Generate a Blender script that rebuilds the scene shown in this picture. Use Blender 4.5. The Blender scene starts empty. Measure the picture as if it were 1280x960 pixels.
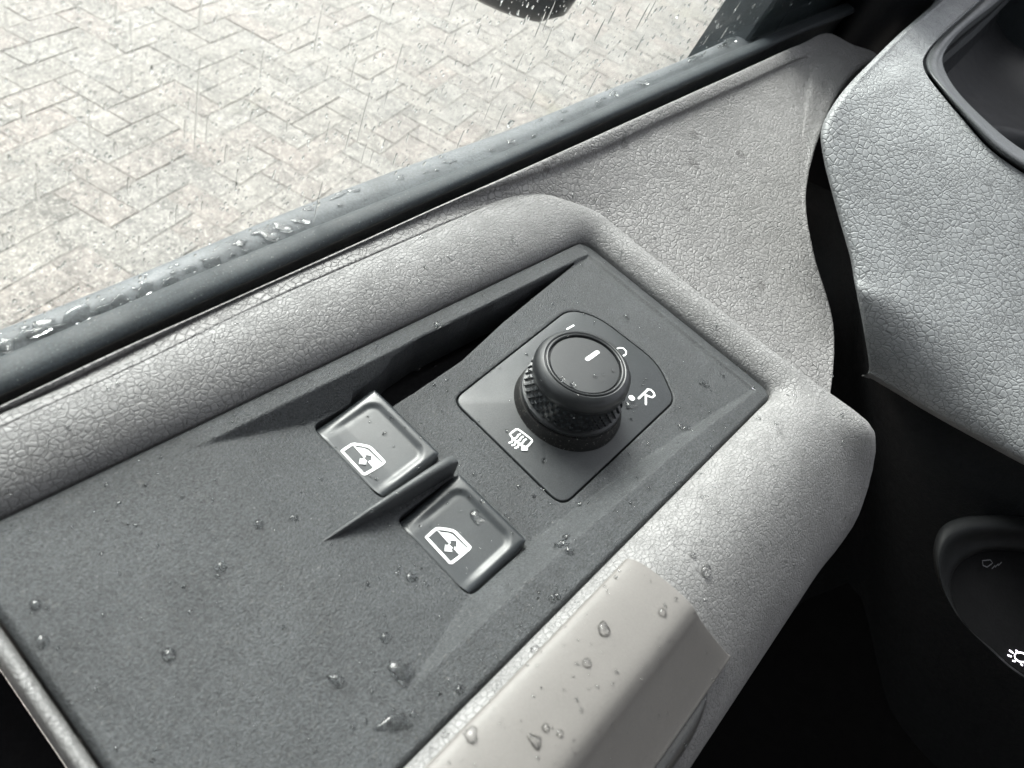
import bpy, bmesh, math, random
import numpy as np
from mathutils import Vector, Matrix, noise as mnoise
from mathutils.bvhtree import BVHTree
from mathutils.geometry import tessellate_polygon
random.seed(7); rng = np.random.default_rng(7)
scene = bpy.context.scene
COL = scene.collection
U = 0.00727                       # one layout unit in metres; everything below is laid out in these units
# ---------------------------------------------------------------- camera
F, CX, CY = 915., 640., 480.
AX = np.array([910., -600., F]); AX /= np.linalg.norm(AX)
ay = np.array([-2280., -2102., F]); ay = ay - AX * (AX @ ay); AY = ay / np.linalg.norm(ay)
AZ = np.cross(AX, AY)
RW = np.array([AX, AY, AZ])       # world axes (forward, outboard, up) seen by the camera
EYE = np.array([0., 0., 22.])
cam = bpy.data.cameras.new("camera"); camo = bpy.data.objects.new("camera", cam); COL.objects.link(camo)
M = Matrix([[RW[i][0], -RW[i][1], -RW[i][2]] for i in range(3)]).to_4x4()
M.translation = Vector(EYE * U); camo.matrix_world = M
cam.sensor_width = 36.; cam.lens = F / 1280. * 36.; cam.clip_start = .01; cam.clip_end = 500.
scene.camera = camo
cam.dof.use_dof = True; cam.dof.focus_distance = .27; cam.dof.aperture_fstop = 21.
# ---------------------------------------------------------------- daylight: overcast sky and a wide soft sun on the window side
SUN_EL, SUN_AZ = 48., 72.         # azimuth measured from forward (+X) towards the window (+Y)
world = bpy.data.worlds.new("World"); scene.world = world; world.use_nodes = True
wn = world.node_tree; wn.nodes.clear()
sky = wn.nodes.new("ShaderNodeTexSky"); sky.sky_type = 'NISHITA'; sky.sun_disc = False
sky.sun_elevation = math.radians(SUN_EL); sky.sun_rotation = math.radians(90. - SUN_AZ)
sky.air_density = 1.; sky.dust_density = 6.; sky.ozone_density = 1.
hs = wn.nodes.new("ShaderNodeHueSaturation"); hs.inputs['Saturation'].default_value = .22
bg = wn.nodes.new("ShaderNodeBackground"); bg.inputs['Strength'].default_value = .15
wo = wn.nodes.new("ShaderNodeOutputWorld")
wn.links.new(sky.outputs[0], hs.inputs['Color']); wn.links.new(hs.outputs[0], bg.inputs[0]); wn.links.new(bg.outputs[0], wo.inputs[0])
sun = bpy.data.lights.new("sun", 'SUN'); sun.energy = 1.5; sun.angle = math.radians(28.); sun.color = (1., .975, .94)
suno = bpy.data.objects.new("sun", sun); COL.objects.link(suno)
sd = Vector((math.cos(math.radians(SUN_EL)) * math.cos(math.radians(SUN_AZ)), math.cos(math.radians(SUN_EL)) * math.sin(math.radians(SUN_AZ)), math.sin(math.radians(SUN_EL))))
suno.rotation_euler = sd.to_track_quat('Z', 'Y').to_euler(); suno.location = sd * 6.
scene.view_settings.view_transform = 'Standard'; scene.view_settings.look = 'None'
scene.view_settings.gamma = 1.; scene.view_settings.use_curve_mapping = False
scene.view_settings.exposure = 1.65
scene.render.engine = 'CYCLES'
scene.cycles.max_bounces = 8; scene.cycles.transparent_max_bounces = 12; scene.cycles.transmission_bounces = 6
scene.cycles.use_denoising = True

# ---------------------------------------------------------------- placing helpers
def at(px, py, z=0.):
    """point at height z seen in direction (px, py) of the survey photograph"""
    d = RW @ np.array([px - CX, py - CY, F]); return EYE + d * ((z - EYE[2]) / d[2])
def at_s(px, py, zf, it=12):
    z = 0.
    for _ in range(it):
        p = at(px, py, z); z = .5 * z + .5 * float(zf(p[0], p[1]))
    return at(px, py, float(zf(*at(px, py, z)[:2])))
def catmull(P, sub):
    P = np.asarray(P, float); n = len(P)
    if sub <= 1 or n < 3:
        if sub <= 1: return P
        t = np.linspace(0, n - 1, (n - 1) * sub + 1); i = np.minimum(t.astype(int), n - 2); f = (t - i).reshape((-1,) + (1,) * (P.ndim - 1))
        return P[i] * (1 - f) + P[i + 1] * f
    Q = np.concatenate([[2 * P[0] - P[1]], P, [2 * P[-1] - P[-2]]])
    dd = np.diff(Q, axis=0); dn = np.sqrt((dd ** 2).sum(-1)); dn = dn if dn.ndim == 1 else dn.mean(axis=tuple(range(1, dn.ndim)))
    K = np.concatenate([[0], np.cumsum(np.maximum(dn, 1e-4) ** .5)]); out = []
    for i in range(n - 1):
        p0, p1, p2, p3 = Q[i], Q[i + 1], Q[i + 2], Q[i + 3]; t0, t1, t2, t3 = K[i], K[i + 1], K[i + 2], K[i + 3]
        for k in range(sub):
            t = t1 + (t2 - t1) * k / sub
            A1 = (t1 - t) / (t1 - t0) * p0 + (t - t0) / (t1 - t0) * p1; A2 = (t2 - t) / (t2 - t1) * p1 + (t - t1) / (t2 - t1) * p2; A3 = (t3 - t) / (t3 - t2) * p2 + (t - t2) / (t3 - t2) * p3
            B1 = (t2 - t) / (t2 - t0) * A1 + (t - t0) / (t2 - t0) * A2; B2 = (t3 - t) / (t3 - t1) * A2 + (t - t1) / (t3 - t1) * A3
            out.append((t2 - t) / (t2 - t1) * B1 + (t - t1) / (t2 - t1) * B2)
    out.append(P[-1]); return np.array(out)

# ---------------------------------------------------------------- object helpers
ORG = {}
def root(name, loc, label, cat, group=None):
    o = bpy.data.objects.new(name, None); COL.objects.link(o); o.empty_display_size = .05
    o.location = Vector(np.array(loc) * U); ORG[o.name] = np.array(loc, float)
    o['label'] = label; o['category'] = cat
    if group: o['group'] = group
    return o
def org_of(o):
    while o is not None:
        if o.name in ORG: return ORG[o.name]
        o = o.parent
    return np.zeros(3)
def mesh(name, V, Fc, mat, parent=None, sharp=35., smooth=True, orient=True):
    V = np.asarray(V, float)
    base = org_of(parent) if parent is not None else np.zeros(3)
    me = bpy.data.meshes.new(name); me.from_pydata(((V - base) * U).tolist(), [], [tuple(int(i) for i in f) for f in Fc])
    me.validate(); me.update()
    if orient:
        bm = bmesh.new(); bm.from_mesh(me); bmesh.ops.recalc_face_normals(bm, faces=bm.faces)
        if any(e.is_boundary for e in bm.edges):
            e_ = Vector((EYE - base) * U); s_ = sum(f.calc_area() * (1 if f.normal.dot(e_ - f.calc_center_median()) > 0 else -1) for f in bm.faces)
            if s_ < 0: bmesh.ops.reverse_faces(bm, faces=bm.faces)
        bm.to_mesh(me); bm.free()
    if smooth:
        me.polygons.foreach_set('use_smooth', [True] * len(me.polygons))
        if sharp: me.set_sharp_from_angle(angle=math.radians(sharp))
    o = bpy.data.objects.new(name, me); COL.objects.link(o)
    if mat: me.materials.append(mat)
    if parent is not None: o.parent = parent
    return o
class MB:
    def __init__(s): s.V = []; s.F = []
    def add(s, V, Fc):
        b = len(s.V); s.V += [tuple(v) for v in V]; s.F += [tuple(int(i) + b for i in f) for f in Fc]
    def box(s, c, d, R=None):
        c = np.array(c, float); d = np.array(d, float) / 2
        V = np.array([[x, y, z] for x in (-1, 1) for y in (-1, 1) for z in (-1, 1)]) * d
        if R is not None: V = V @ np.array(R).T
        s.add(V + c, [(0, 1, 3, 2), (4, 6, 7, 5), (0, 4, 5, 1), (2, 3, 7, 6), (0, 2, 6, 4), (1, 5, 7, 3)])
    def build(s, name, mat, parent=None, **k): return mesh(name, np.array(s.V), s.F, mat, parent, **k)
def gridfaces(n, m, close=False):
    Fc = []
    for i in range(n - 1):
        for j in range(m - 1 + (1 if close else 0)):
            j2 = (j + 1) % m; Fc.append((i * m + j, i * m + j2, (i + 1) * m + j2, (i + 1) * m + j))
    return Fc
def loft(curves, su, sv):
    """curves: list of rows of 3D points -> smooth sheet"""
    A = np.array(curves, float); A = catmull(A, sv); A = np.array([catmull(r, su) for r in A])
    n, m = A.shape[:2]; return A.reshape(-1, 3), gridfaces(n, m)
def px(*pts): return [at(*p) for p in pts]

# ---------------------------------------------------------------- materials
def newmat(name):
    m = bpy.data.materials.new(name); m.use_nodes = True; nt = m.node_tree; nt.nodes.clear()
    out = nt.nodes.new("ShaderNodeOutputMaterial"); b = nt.nodes.new("ShaderNodeBsdfPrincipled"); nt.links.new(b.outputs[0], out.inputs[0])
    return m, nt, b, out
def N(nt, t, **k):
    n = nt.nodes.new(t)
    for a, v in k.items():
        if a in n.inputs: n.inputs[a].default_value = v
        else: setattr(n, a, v)
    return n
def coords(nt, scale=(1, 1, 1), rot=(0, 0, 0), warp=0., wscale=5.):
    tc = N(nt, "ShaderNodeTexCoord"); mp = N(nt, "ShaderNodeMapping"); mp.inputs['Scale'].default_value = scale; mp.inputs['Rotation'].default_value = rot
    nt.links.new(tc.outputs['Object'], mp.inputs[0]); o = mp.outputs[0]
    if warp:
        nz = N(nt, "ShaderNodeTexNoise"); nz.inputs['Scale'].default_value = wscale; nz.inputs['Detail'].default_value = 2.
        nt.links.new(o, nz.inputs['Vector']); sb = N(nt, "ShaderNodeVectorMath", operation='SUBTRACT'); sb.inputs[1].default_value = (.5, .5, .5)
        nt.links.new(nz.outputs['Color'], sb.inputs[0]); sc = N(nt, "ShaderNodeVectorMath", operation='SCALE'); sc.inputs['Scale'].default_value = warp
        nt.links.new(sb.outputs[0], sc.inputs[0]); ad = N(nt, "ShaderNodeVectorMath", operation='ADD'); nt.links.new(o, ad.inputs[0]); nt.links.new(sc.outputs[0], ad.inputs[1]); o = ad.outputs[0]
    return o
def math_(nt, op, a, b=None, c=None, clamp=False):
    n = N(nt, "ShaderNodeMath", operation=op); n.use_clamp = clamp
    for i, v in enumerate((a, b, c)):
        if v is None: continue
        if isinstance(v, (int, float)): n.inputs[i].default_value = v
        else: nt.links.new(v, n.inputs[i])
    return n.outputs[0]
def ramp(nt, fac, stops, interp='LINEAR'):
    r = N(nt, "ShaderNodeValToRGB"); cr = r.color_ramp; cr.interpolation = interp
    while len(cr.elements) < len(stops): cr.elements.new(.5)
    for e, (p, c) in zip(cr.elements, stops):
        e.position = p; e.color = (c, c, c, 1) if isinstance(c, (int, float)) else (*c, 1)
    nt.links.new(fac, r.inputs[0]); return r.outputs[0]
def noise_(nt, vec, scale, detail=4., rough=.55):
    n = N(nt, "ShaderNodeTexNoise"); n.inputs['Scale'].default_value = scale; n.inputs['Detail'].default_value = detail; n.inputs['Roughness'].default_value = rough
    nt.links.new(vec, n.inputs['Vector']); return n.outputs['Fac']
def mixc(nt, fac, a, b, mode='MIX'):
    n = N(nt, "ShaderNodeMix", data_type='RGBA', blend_type=mode)
    for s, v in ((0, fac), (6, a), (7, b)):
        if isinstance(v, (int, float)): n.inputs[s].default_value = v
        elif isinstance(v, tuple): n.inputs[s].default_value = (*v, 1)
        else: nt.links.new(v, n.inputs[s])
    return n.outputs[2]
def bump(nt, b, h, strength, dist, prev=None):
    n = N(nt, "ShaderNodeBump"); n.inputs['Strength'].default_value = strength; n.inputs['Distance'].default_value = dist
    nt.links.new(h, n.inputs['Height'])
    if prev is not None: nt.links.new(prev, n.inputs['Normal'])
    nt.links.new(n.outputs[0], b.inputs['Normal']); return n.outputs[0]

def leather(name, col, cell=400., rough=.5, crack=.6, stretch=(1, 1, 1), rot=(0, 0, 0), spec=.4, dirt=.35, dist=.0006, amp=1., damp=False):
    """moulded leather-grain vinyl: pebbles parted by irregular cracks"""
    m, nt, b, out = newmat(name)
    v = coords(nt, stretch, rot, warp=.0017 * 400 / cell, wscale=cell * .55)
    vo = N(nt, "ShaderNodeTexVoronoi", feature='DISTANCE_TO_EDGE'); vo.inputs['Scale'].default_value = cell; nt.links.new(v, vo.inputs['Vector'])
    vo2 = N(nt, "ShaderNodeTexVoronoi", feature='DISTANCE_TO_EDGE'); vo2.inputs['Scale'].default_value = cell * 2.1; nt.links.new(v, vo2.inputs['Vector'])
    e1 = ramp(nt, vo.outputs['Distance'], [(0., 0.), (.04, .6), (.16, 1.)], 'EASE')
    e2 = ramp(nt, vo2.outputs['Distance'], [(0., .35), (.06, .8), (.3, 1.)], 'EASE')
    sel = ramp(nt, noise_(nt, v, cell * .25, 2.), [(.42, 0.), (.6, 1.)])
    e2s = math_(nt, 'ADD', math_(nt, 'MULTIPLY', e2, sel), math_(nt, 'SUBTRACT', 1., sel))
    h = math_(nt, 'MULTIPLY', e1, e2s)
    lump = noise_(nt, v, cell * .7, 3.)
    fine = noise_(nt, v, cell * 7., 2.)
    hh = math_(nt, 'ADD', math_(nt, 'MULTIPLY', h, crack), math_(nt, 'ADD', math_(nt, 'MULTIPLY', lump, .55), math_(nt, 'MULTIPLY', fine, .12)))
    bump(nt, b, hh, amp, dist)
    d = noise_(nt, coords(nt), 22., 5., .65)
    dd = ramp(nt, d, [(.35, 1. - dirt * .45), (.62, 1.)])
    cr = ramp(nt, h, [(0., 1. - dirt), (.6, 1.)])
    c = mixc(nt, 1., mixc(nt, 1., tuple(col), dd, 'MULTIPLY'), cr, 'MULTIPLY')
    if damp: c = mixc(nt, ramp(nt, noise_(nt, coords(nt), 95., 1.), [(.7, 0.), (.73, .45)]), c, (.06, .055, .055))
    nt.links.new(c, b.inputs['Base Color'])
    rr = ramp(nt, lump, [(.3, rough + .1), (.7, rough - .06)]); nt.links.new(rr, b.inputs['Roughness'])
    b.inputs['Specular IOR Level'].default_value = spec
    return m
def plastic(name, col, rough=.5, grain=2600., dist=.00008, dirt=.2, spec=.5, speck=0., cn=.28):
    """fine-textured moulded plastic with dust and wipe marks"""
    m, nt, b, out = newmat(name)
    v = coords(nt); f = noise_(nt, v, grain, 3., .6)
    g = noise_(nt, v, grain * .4, 2.)
    bump(nt, b, math_(nt, 'ADD', f, math_(nt, 'MULTIPLY', g, .3)), 1., dist)
    big = noise_(nt, v, 30., 6., .7); dd = ramp(nt, big, [(.3, 1. - dirt), (.7, 1. + dirt * .6)])
    c = mixc(nt, 1., tuple(col), dd, 'MULTIPLY')
    c = mixc(nt, 1., c, ramp(nt, noise_(nt, v, grain * .8, 2., .7), [(.3, 1. - cn), (.7, 1. + cn)]), 'MULTIPLY')
    if speck:
        s = noise_(nt, v, 1500., 2., .7); sm = ramp(nt, s, [(.66, 0.), (.76, speck)]); c = mixc(nt, sm, c, (.42, .42, .4))
        s3 = ramp(nt, noise_(nt, v, 900., 3., .8), [(.6, 0.), (.8, speck * .7)]); c = mixc(nt, s3, c, (.3, .28, .24))
    nt.links.new(c, b.inputs['Base Color'])
    vs = coords(nt, (1, 1, 1), (0, 0, .5)); st = noise_(nt, v, 55., 4., .7)
    rr = ramp(nt, st, [(.3, rough - .07), (.7, rough + .09)]); nt.links.new(rr, b.inputs['Roughness'])
    b.inputs['Specular IOR Level'].default_value = spec
    return m
def plain(name, col, rough=.5, spec=.5, emit=0.):
    m, nt, b, out = newmat(name)
    v = coords(nt); c = mixc(nt, 1., tuple(col), ramp(nt, noise_(nt, v, 180., 4.), [(.3, .9), (.7, 1.05)]), 'MULTIPLY'); nt.links.new(c, b.inputs['Base Color'])
    b.inputs['Roughness'].default_value = rough; b.inputs['Specular IOR Level'].default_value = spec
    if emit: b.inputs['Emission Color'].default_value = (*col, 1); b.inputs['Emission Strength'].default_value = emit
    return m
m_panel = plastic("black grained switch panel", (.041, .044, .0465), .5, 2200., .0004, .3, .34, speck=.3, cn=.5)
m_plate = plastic("satin black plate", (.028, .031, .033), .45, 3200., .00006, .12, .5, speck=.05)
m_switch = plastic("satin switch plastic", (.024, .0275, .03), .34, 5200., .000015, .2, .5, speck=.05)
m_knob = plastic("satin knob plastic", (.018, .0195, .021), .38, 5200., .000012, .12, .5, speck=.04)
m_skirt = plastic("dusty black skirt", (.012, .012, .012), .7, 1500., .0001, .3, .3, speck=.75)
m_fin = plastic("black divider", (.04, .043, .045), .5, 2600., .00006, .15, .5, speck=.1)
m_white = plain("white printed marking", (.82, .84, .84), .5)
m_pad = leather("light grey armrest vinyl", (.225, .223, .221), 620., .48, .42, (1, 1.25, 1), spec=.42, dirt=.34, dist=.0005)
m_card = leather("grey door card vinyl", (.215, .211, .209), 440., .5, .6, spec=.4, dirt=.15, dist=.0007, damp=True)
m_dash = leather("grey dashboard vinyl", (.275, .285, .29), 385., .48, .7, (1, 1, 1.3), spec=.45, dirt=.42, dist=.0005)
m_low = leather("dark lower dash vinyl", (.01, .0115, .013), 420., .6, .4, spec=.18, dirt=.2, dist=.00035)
m_cover = plastic("warm grey handle cover", (.138, .130, .122), .5, 2600., .00004, .06, .5, cn=.05)
m_grip = plastic("grey handle shell", (.03, .03, .03), .45, 2000., .00005, .1)
m_tray = plastic("dark storage tray", (.012, .013, .015), .6, 1800., .00006, .15, .3, speck=.1)
m_rim = plastic("satin tray rim", (.07, .075, .078), .42, 1800., .00009, .2, .5, speck=.08)
m_bez = plastic("black bezel", (.005, .0055, .006), .6, 1800., .00005, .1, .15)
m_black = plastic("footwell black", (.003, .003, .0035), .9, 900., .0001, .2, .15)
m_void = plastic("black cavity", (.012, .012, .013), .7, 900., .0001, .2, .2)
m_seal = plastic("inner window rubber", (.022, .028, .032), .6, 1500., .00006, .35, .3, speck=.3)
m_outer = plastic("outer window rubber", (.085, .092, .098), .55, 1500., .00005, .45, .35, speck=.1)
m_frame = plastic("window frame rubber", (.05, .06, .066), .4, 1500., .00004, .3, .4, speck=.1)
m_pillar = plastic("dark pillar trim", (.02, .021, .025), .45, 1500., .00005, .2, .4, speck=.06)
m_mirror = plastic("mirror housing", (.03, .036, .044), .35, 1500., .00002, .2, .5)
m_lamp = plain("backlit symbol", (.95, .9, 1.), .5, emit=1.2)
m_dim = plain("unlit symbol", (.1, .1, .11), .5)
# glass and water
def glassmat():
    m, nt, b, out = newmat("side window glass"); nt.nodes.remove(b)
    lw = N(nt, "ShaderNodeLayerWeight"); lw.inputs['Blend'].default_value = .5
    f5 = math_(nt, 'ADD', math_(nt, 'MULTIPLY', math_(nt, 'POWER', lw.outputs['Facing'], 5.), .5), .022)
    tr = N(nt, "ShaderNodeBsdfTransparent"); tr.inputs['Color'].default_value = (.93, .955, .945, 1)
    gl = N(nt, "ShaderNodeBsdfGlossy"); gl.inputs['Roughness'].default_value = .02
    mx = N(nt, "ShaderNodeMixShader"); nt.links.new(f5, mx.inputs[0]); nt.links.new(tr.outputs[0], mx.inputs[1]); nt.links.new(gl.outputs[0], mx.inputs[2]); nt.links.new(mx.outputs[0], out.inputs[0])
    return m
m_glass = glassmat()
m_water, nt_, b_, _o = newmat("rain water"); b_.inputs['Base Color'].default_value = (.97, .98, .98, 1); b_.inputs['Transmission Weight'].default_value = 1.; b_.inputs['IOR'].default_value = 1.333; b_.inputs['Roughness'].default_value = .0

m_film, nt_, b2_, o_ = newmat("clear raindrop water"); nt_.nodes.remove(b2_)
_lw = N(nt_, "ShaderNodeFresnel"); _lw.inputs['IOR'].default_value = 1.333
_t = N(nt_, "ShaderNodeBsdfTransparent"); _t.inputs['Color'].default_value = (.9, .9, .9, 1); _g = N(nt_, "ShaderNodeBsdfGlossy"); _g.inputs['Roughness'].default_value = .02; _r = N(nt_, "ShaderNodeBsdfRefraction"); _r.inputs['IOR'].default_value = 1.2; _r.inputs['Roughness'].default_value = 0.
_m0 = N(nt_, "ShaderNodeMixShader"); _m0.inputs[0].default_value = .3; nt_.links.new(_t.outputs[0], _m0.inputs[1]); nt_.links.new(_r.outputs[0], _m0.inputs[2])
_m = N(nt_, "ShaderNodeMixShader"); nt_.links.new(_lw.outputs[0], _m.inputs[0]); nt_.links.new(_m0.outputs[0], _m.inputs[1]); nt_.links.new(_g.outputs[0], _m.inputs[2]); nt_.links.new(_m.outputs[0], o_.inputs[0])

# ================================================================= the door
door = root("van_door", (15., 16., -178.), "grey van door with leather grain armrest, black switch panel and rain-spotted side window", "van door")

# ---- switch panel: one height field with real openings
def lerp(x, xs, ys): return np.interp(x, xs, ys)
_x = np.linspace(-5, 45, 2001); _y = np.interp(_x, [8.2, 12.4, 15.4, 30.3, 40.], [0, -.95, -.95, -.12, .42]); _k = np.hanning(57); ZFX, ZFY = _x[40:-40], (np.convolve(_y, _k / _k.sum(), 'same'))[40:-40]
def z_floor(x): return lerp(x, ZFX, ZFY)
def y_rt(x): return lerp(x, [8.3, 29.7, 31.], [12.98, 12.42, 12.4])
def y_rb(x): return lerp(x, [8.3, 15.4, 23.7, 30.3, 31.], [2.36, 2.2, 1.9, 1.36, 1.3])
def Y_T(x): return lerp(x, [1.2, 31.3], [14.0, 13.35])
def Y_B(x): return lerp(x, [1.2, 31.3], [.98, .62])
def smax(a, b, k=.07):
    h = np.clip(.5 + .5 * (a - b) / k, 0, 1); return b * (1 - h) + a * h + k * h * (1 - h)
def z_panel(x, y):
    x = np.asarray(x, float); y = np.asarray(y, float)
    zt = -(y_rt(x) - y) * 1.3; zb = -(y - y_rb(x)) * .85; zr = -(30.35 - x) * .9
    z = smax(smax(smax(z_floor(x), zt), zb), zr)
    z = -smax(-z, 0 * z, .05)
    z = z - .28 * np.clip((x - 30.45) / .9, 0, 1) ** 1.2 * 1.
    return z
def poly_sdf(X, Y, P):
    P = np.asarray(P, float); n = len(P); d = np.full(X.shape, 1e9); ins = np.zeros(X.shape, bool)
    for i in range(n):
        a, b = P[i], P[(i + 1) % n]; e = b - a; wx, wy = X - a[0], Y - a[1]
        t = np.clip((wx * e[0] + wy * e[1]) / (e @ e), 0, 1); d = np.minimum(d, np.hypot(wx - e[0] * t, wy - e[1] * t))
        c = (a[1] > Y) != (b[1] > Y)
        with np.errstate(divide='ignore', invalid='ignore'): xi = a[0] + (Y - a[1]) / (b[1] - a[1] if b[1] != a[1] else 1e-9) * e[0]
        ins ^= c & (X < xi)
    return np.where(ins, -d, d)
def round_poly(P, r, k=6):
    P = [np.array(p, float) for p in P]; out = []; n = len(P)
    rs = r if isinstance(r, (list, tuple)) else [r] * n
    for i in range(n):
        a, b, c = P[i - 1], P[i], P[(i + 1) % n]; u = a - b; w = c - b; lu, lw = np.linalg.norm(u), np.linalg.norm(w)
        d = min(rs[i], lu * .48, lw * .48); p0 = b + u / lu * d; p1 = b + w / lw * d
        for t in np.linspace(0, 1, k): out.append((1 - t) ** 2 * p0 + 2 * t * (1 - t) * b + t * t * p1)
    return np.array(out)
plate_px = [(567, 500), (712, 386), (749, 397), (822, 453), (843, 500), (703, 632)]
plate = round_poly([at_s(*p, lambda x, y: z_floor(x))[:2] for p in plate_px], [.55, .75, .9, .9, .5, .6])
SW1 = (12.25, 15.32, 8.0, 12.05); SW2 = (12.1, 15.3, 3.3, 7.12)
def rect(a, b, c, d): return [(a, c), (b, c), (b, d), (a, d)]
pocket_px = [(466, 486), (470, 476), (492, 447), (524, 422), (594, 390), (679, 349), (727, 322), (690, 353), (630, 402), (577, 451), (516, 492), (500, 502)]
pocket = np.array([at_s(*p, z_panel)[:2] for p in pocket_px])
pocket = np.vstack([pocket[:-1], [[15.45, 11.0]], [[15.3, 12.0]]]) if False else pocket
h = .05
gx = np.arange(1.04, 31.5 + h / 2, h); ny = 266
T = np.linspace(0, 1, ny)
GX = np.repeat(gx[:, None], ny, 1); GY = Y_B(GX) * (1 - T) + Y_T(GX) * T
# corner rounding of the outline
outline = round_poly([(1.2, Y_B(1.2)), (31.35, Y_B(31.35)), (31.35, Y_T(31.35)), (1.2, Y_T(1.2))], [.3, .9, .9, .3], 10)
SD = poly_sdf(GX, GY, outline) * -1.      # positive inside
hole = np.minimum.reduce([poly_sdf(GX, GY, plate) - .075, poly_sdf(GX, GY, round_poly(rect(*SW1), .4)) - .02, poly_sdf(GX, GY, round_poly(rect(*SW2), .4)) - .02, poly_sdf(GX, GY, round_poly(pocket, .12, 4))])
hole = np.minimum(hole, poly_sdf(GX, GY, [(14.0, 11.9), (14.4, 12.3), (16.3, 12.35), tuple(pocket[-2]), tuple(pocket[-1]), (15.2, pocket[-1][1] - .02)]))
dom = np.minimum(hole, SD)                # positive = keep
g0, g1 = np.gradient(dom, h, (GY[0, 1] - GY[0, 0])); gl = np.hypot(g0, g1) + 1e-9
snap = (np.abs(dom) < .68 * h); snap[0, :] = snap[-1, :] = False
NX = np.where(snap, GX - dom * g0 / gl, GX); NY = np.where(snap, GY - dom * g1 / gl, GY)
keep = (dom > 0) | snap
edge_d = np.clip(SD, 0, 1)
ZZ = z_panel(np.clip(NX, 1.2, 31.35), NY) - .22 * np.clip(1 - edge_d / .22, 0, 1) ** 2 - .04 * np.clip(1 - np.maximum(hole, 0) / .1, 0, 1) ** 2
idx = -np.ones(GX.shape, int); idx[keep] = np.arange(keep.sum())
V = np.stack([NX[keep], NY[keep], ZZ[keep]], 1)
q = np.stack([idx[:-1, :-1], idx[1:, :-1], idx[1:, 1:], idx[:-1, 1:]], -1).reshape(-1, 4)
inside = (dom > h * .05)
anyin = (inside[:-1, :-1] | inside[1:, :-1] | inside[1:, 1:] | inside[:-1, 1:]).reshape(-1)
cnt = (q >= 0).sum(1)
Fq = q[(cnt == 4) & anyin].tolist()
for f in q[(cnt == 3) & anyin]: Fq.append([i for i in f if i >= 0])
# boundary walls
from collections import Counter
ec = Counter()
for f in Fq:
    for a, b in zip(f, f[1:] + f[:1]): ec[(min(a, b), max(a, b))] += 1
dirs = []
for f in Fq:
    for a, b in zip(f, f[1:] + f[:1]):
        if ec[(min(a, b), max(a, b))] == 1: dirs.append((a, b))
bv = sorted({i for e in dirs for i in e}); mp_ = {i: len(V) + k for k, i in enumerate(bv)}
low = V[bv].copy(); low[:, 2] = np.minimum(low[:, 2] - 1.2, -2.4)
V = np.vstack([V, low]); Fq += [[b, a, mp_[a], mp_[b]] for a, b in dirs]
panel = mesh("switch_panel", V, Fq, m_panel, door, sharp=42.)
# dark well under the openings
mb = MB(); mb.box((20, 7.3, -3.2), (23, 12, .3)); mb.build("well_floor", m_void, panel, smooth=False)

# ---- window rocker switches
def rocker(S, yoff):
    x0, x1, y0, y1 = S; n = 74
    s = np.linspace(0, 1, n); Xs = x0 + (x1 - x0) * s; Ys = y0 + (y1 - y0) * s
    A, B = np.meshgrid(Xs, Ys, indexing='ij')
    # rounded-square outline by easing the corners inward
    u = (A - x0) / (x1 - x0) * 2 - 1; v = (B - y0) / (y1 - y0) * 2 - 1
    r = np.maximum(abs(u), abs(v)); k = (np.abs(u * v) / np.maximum(r, 1e-6) ** 2) ** 4 * r ** 3 * .075
    A2 = (x0 + x1) / 2 + u * (1 - k) * (x1 - x0) / 2; B2 = (y0 + y1) / 2 + v * (1 - k) * (y1 - y0) / 2
    t = (A2 - x0) / (x1 - x0)
    top = -.93 + .06 * t + .42 * np.clip(t - .15, 0, 1) ** 1.5
    top -= .30 * np.clip((B2 - (y1 - .9)) / .9, 0, 1) ** 2 * np.clip(1 - t * .9, 0, 1)       # shoulder falls away on the outboard side
    e = np.minimum.reduce([x1 - A2, B2 - y0, (y1 - B2)])
    roll = np.clip(1 - e / .3, 0, 1); top -= .26 * roll ** 2.4
    roll2 = np.clip(1 - (A2 - x0) / .1, 0, 1); top -= .04 * roll2 ** 2
    dx = np.minimum.reduce([(x1 - .34 - A2), (B2 - y0 - .3), (y1 - .38 - B2) + .1])
    # smooth-cornered dished field
    ex = np.maximum(A2 - (x1 - .95), 0); ey0 = np.maximum((y0 + .9) - B2, 0); ey1 = np.maximum(B2 - (y1 - .98), 0)
    dd = .6 - np.hypot(ex, np.maximum(ey0, ey1)); sm = np.clip(dd / .3, 0, 1); sm = sm * sm * (3 - 2 * sm)
    top -= .085 * sm * np.clip(t * 3, 0, 1)
    V = np.stack([A2, B2, top], -1).reshape(-1, 3); Fc = gridfaces(n, n)
    Fc = [f[::-1] for f in Fc]
    ring = [i * n for i in range(n)] + [(n - 1) * n + j for j in range(1, n)] + [i * n + n - 1 for i in range(n - 2, -1, -1)] + [j for j in range(n - 2, 0, -1)]
    b = len(V); L = V[ring].copy(); L[:, 2] = -2.8; V = np.vstack([V, L]); m_ = len(ring)
    Fc += [(ring[i], ring[(i + 1) % m_], b + (i + 1) % m_, b + i) for i in range(m_)]
    o = mesh("window_switch", V, Fc, m_switch, door, sharp=50.)
    def zs(x, y):
        i = int(np.clip((x - x0) / (x1 - x0) * (n - 1), 0, n - 1)); j = int(np.clip((y - y0) / (y1 - y0) * (n - 1), 0, n - 1)); return top[i, j]
    return o, zs
sw1, zs1 = rocker(SW1, 0); sw2, zs2 = rocker(SW2, 0)
sw1['label'] = "window switch nearer the window with scratched corner"; sw2['label'] = "window switch nearer the handle with a wet patch"

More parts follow.
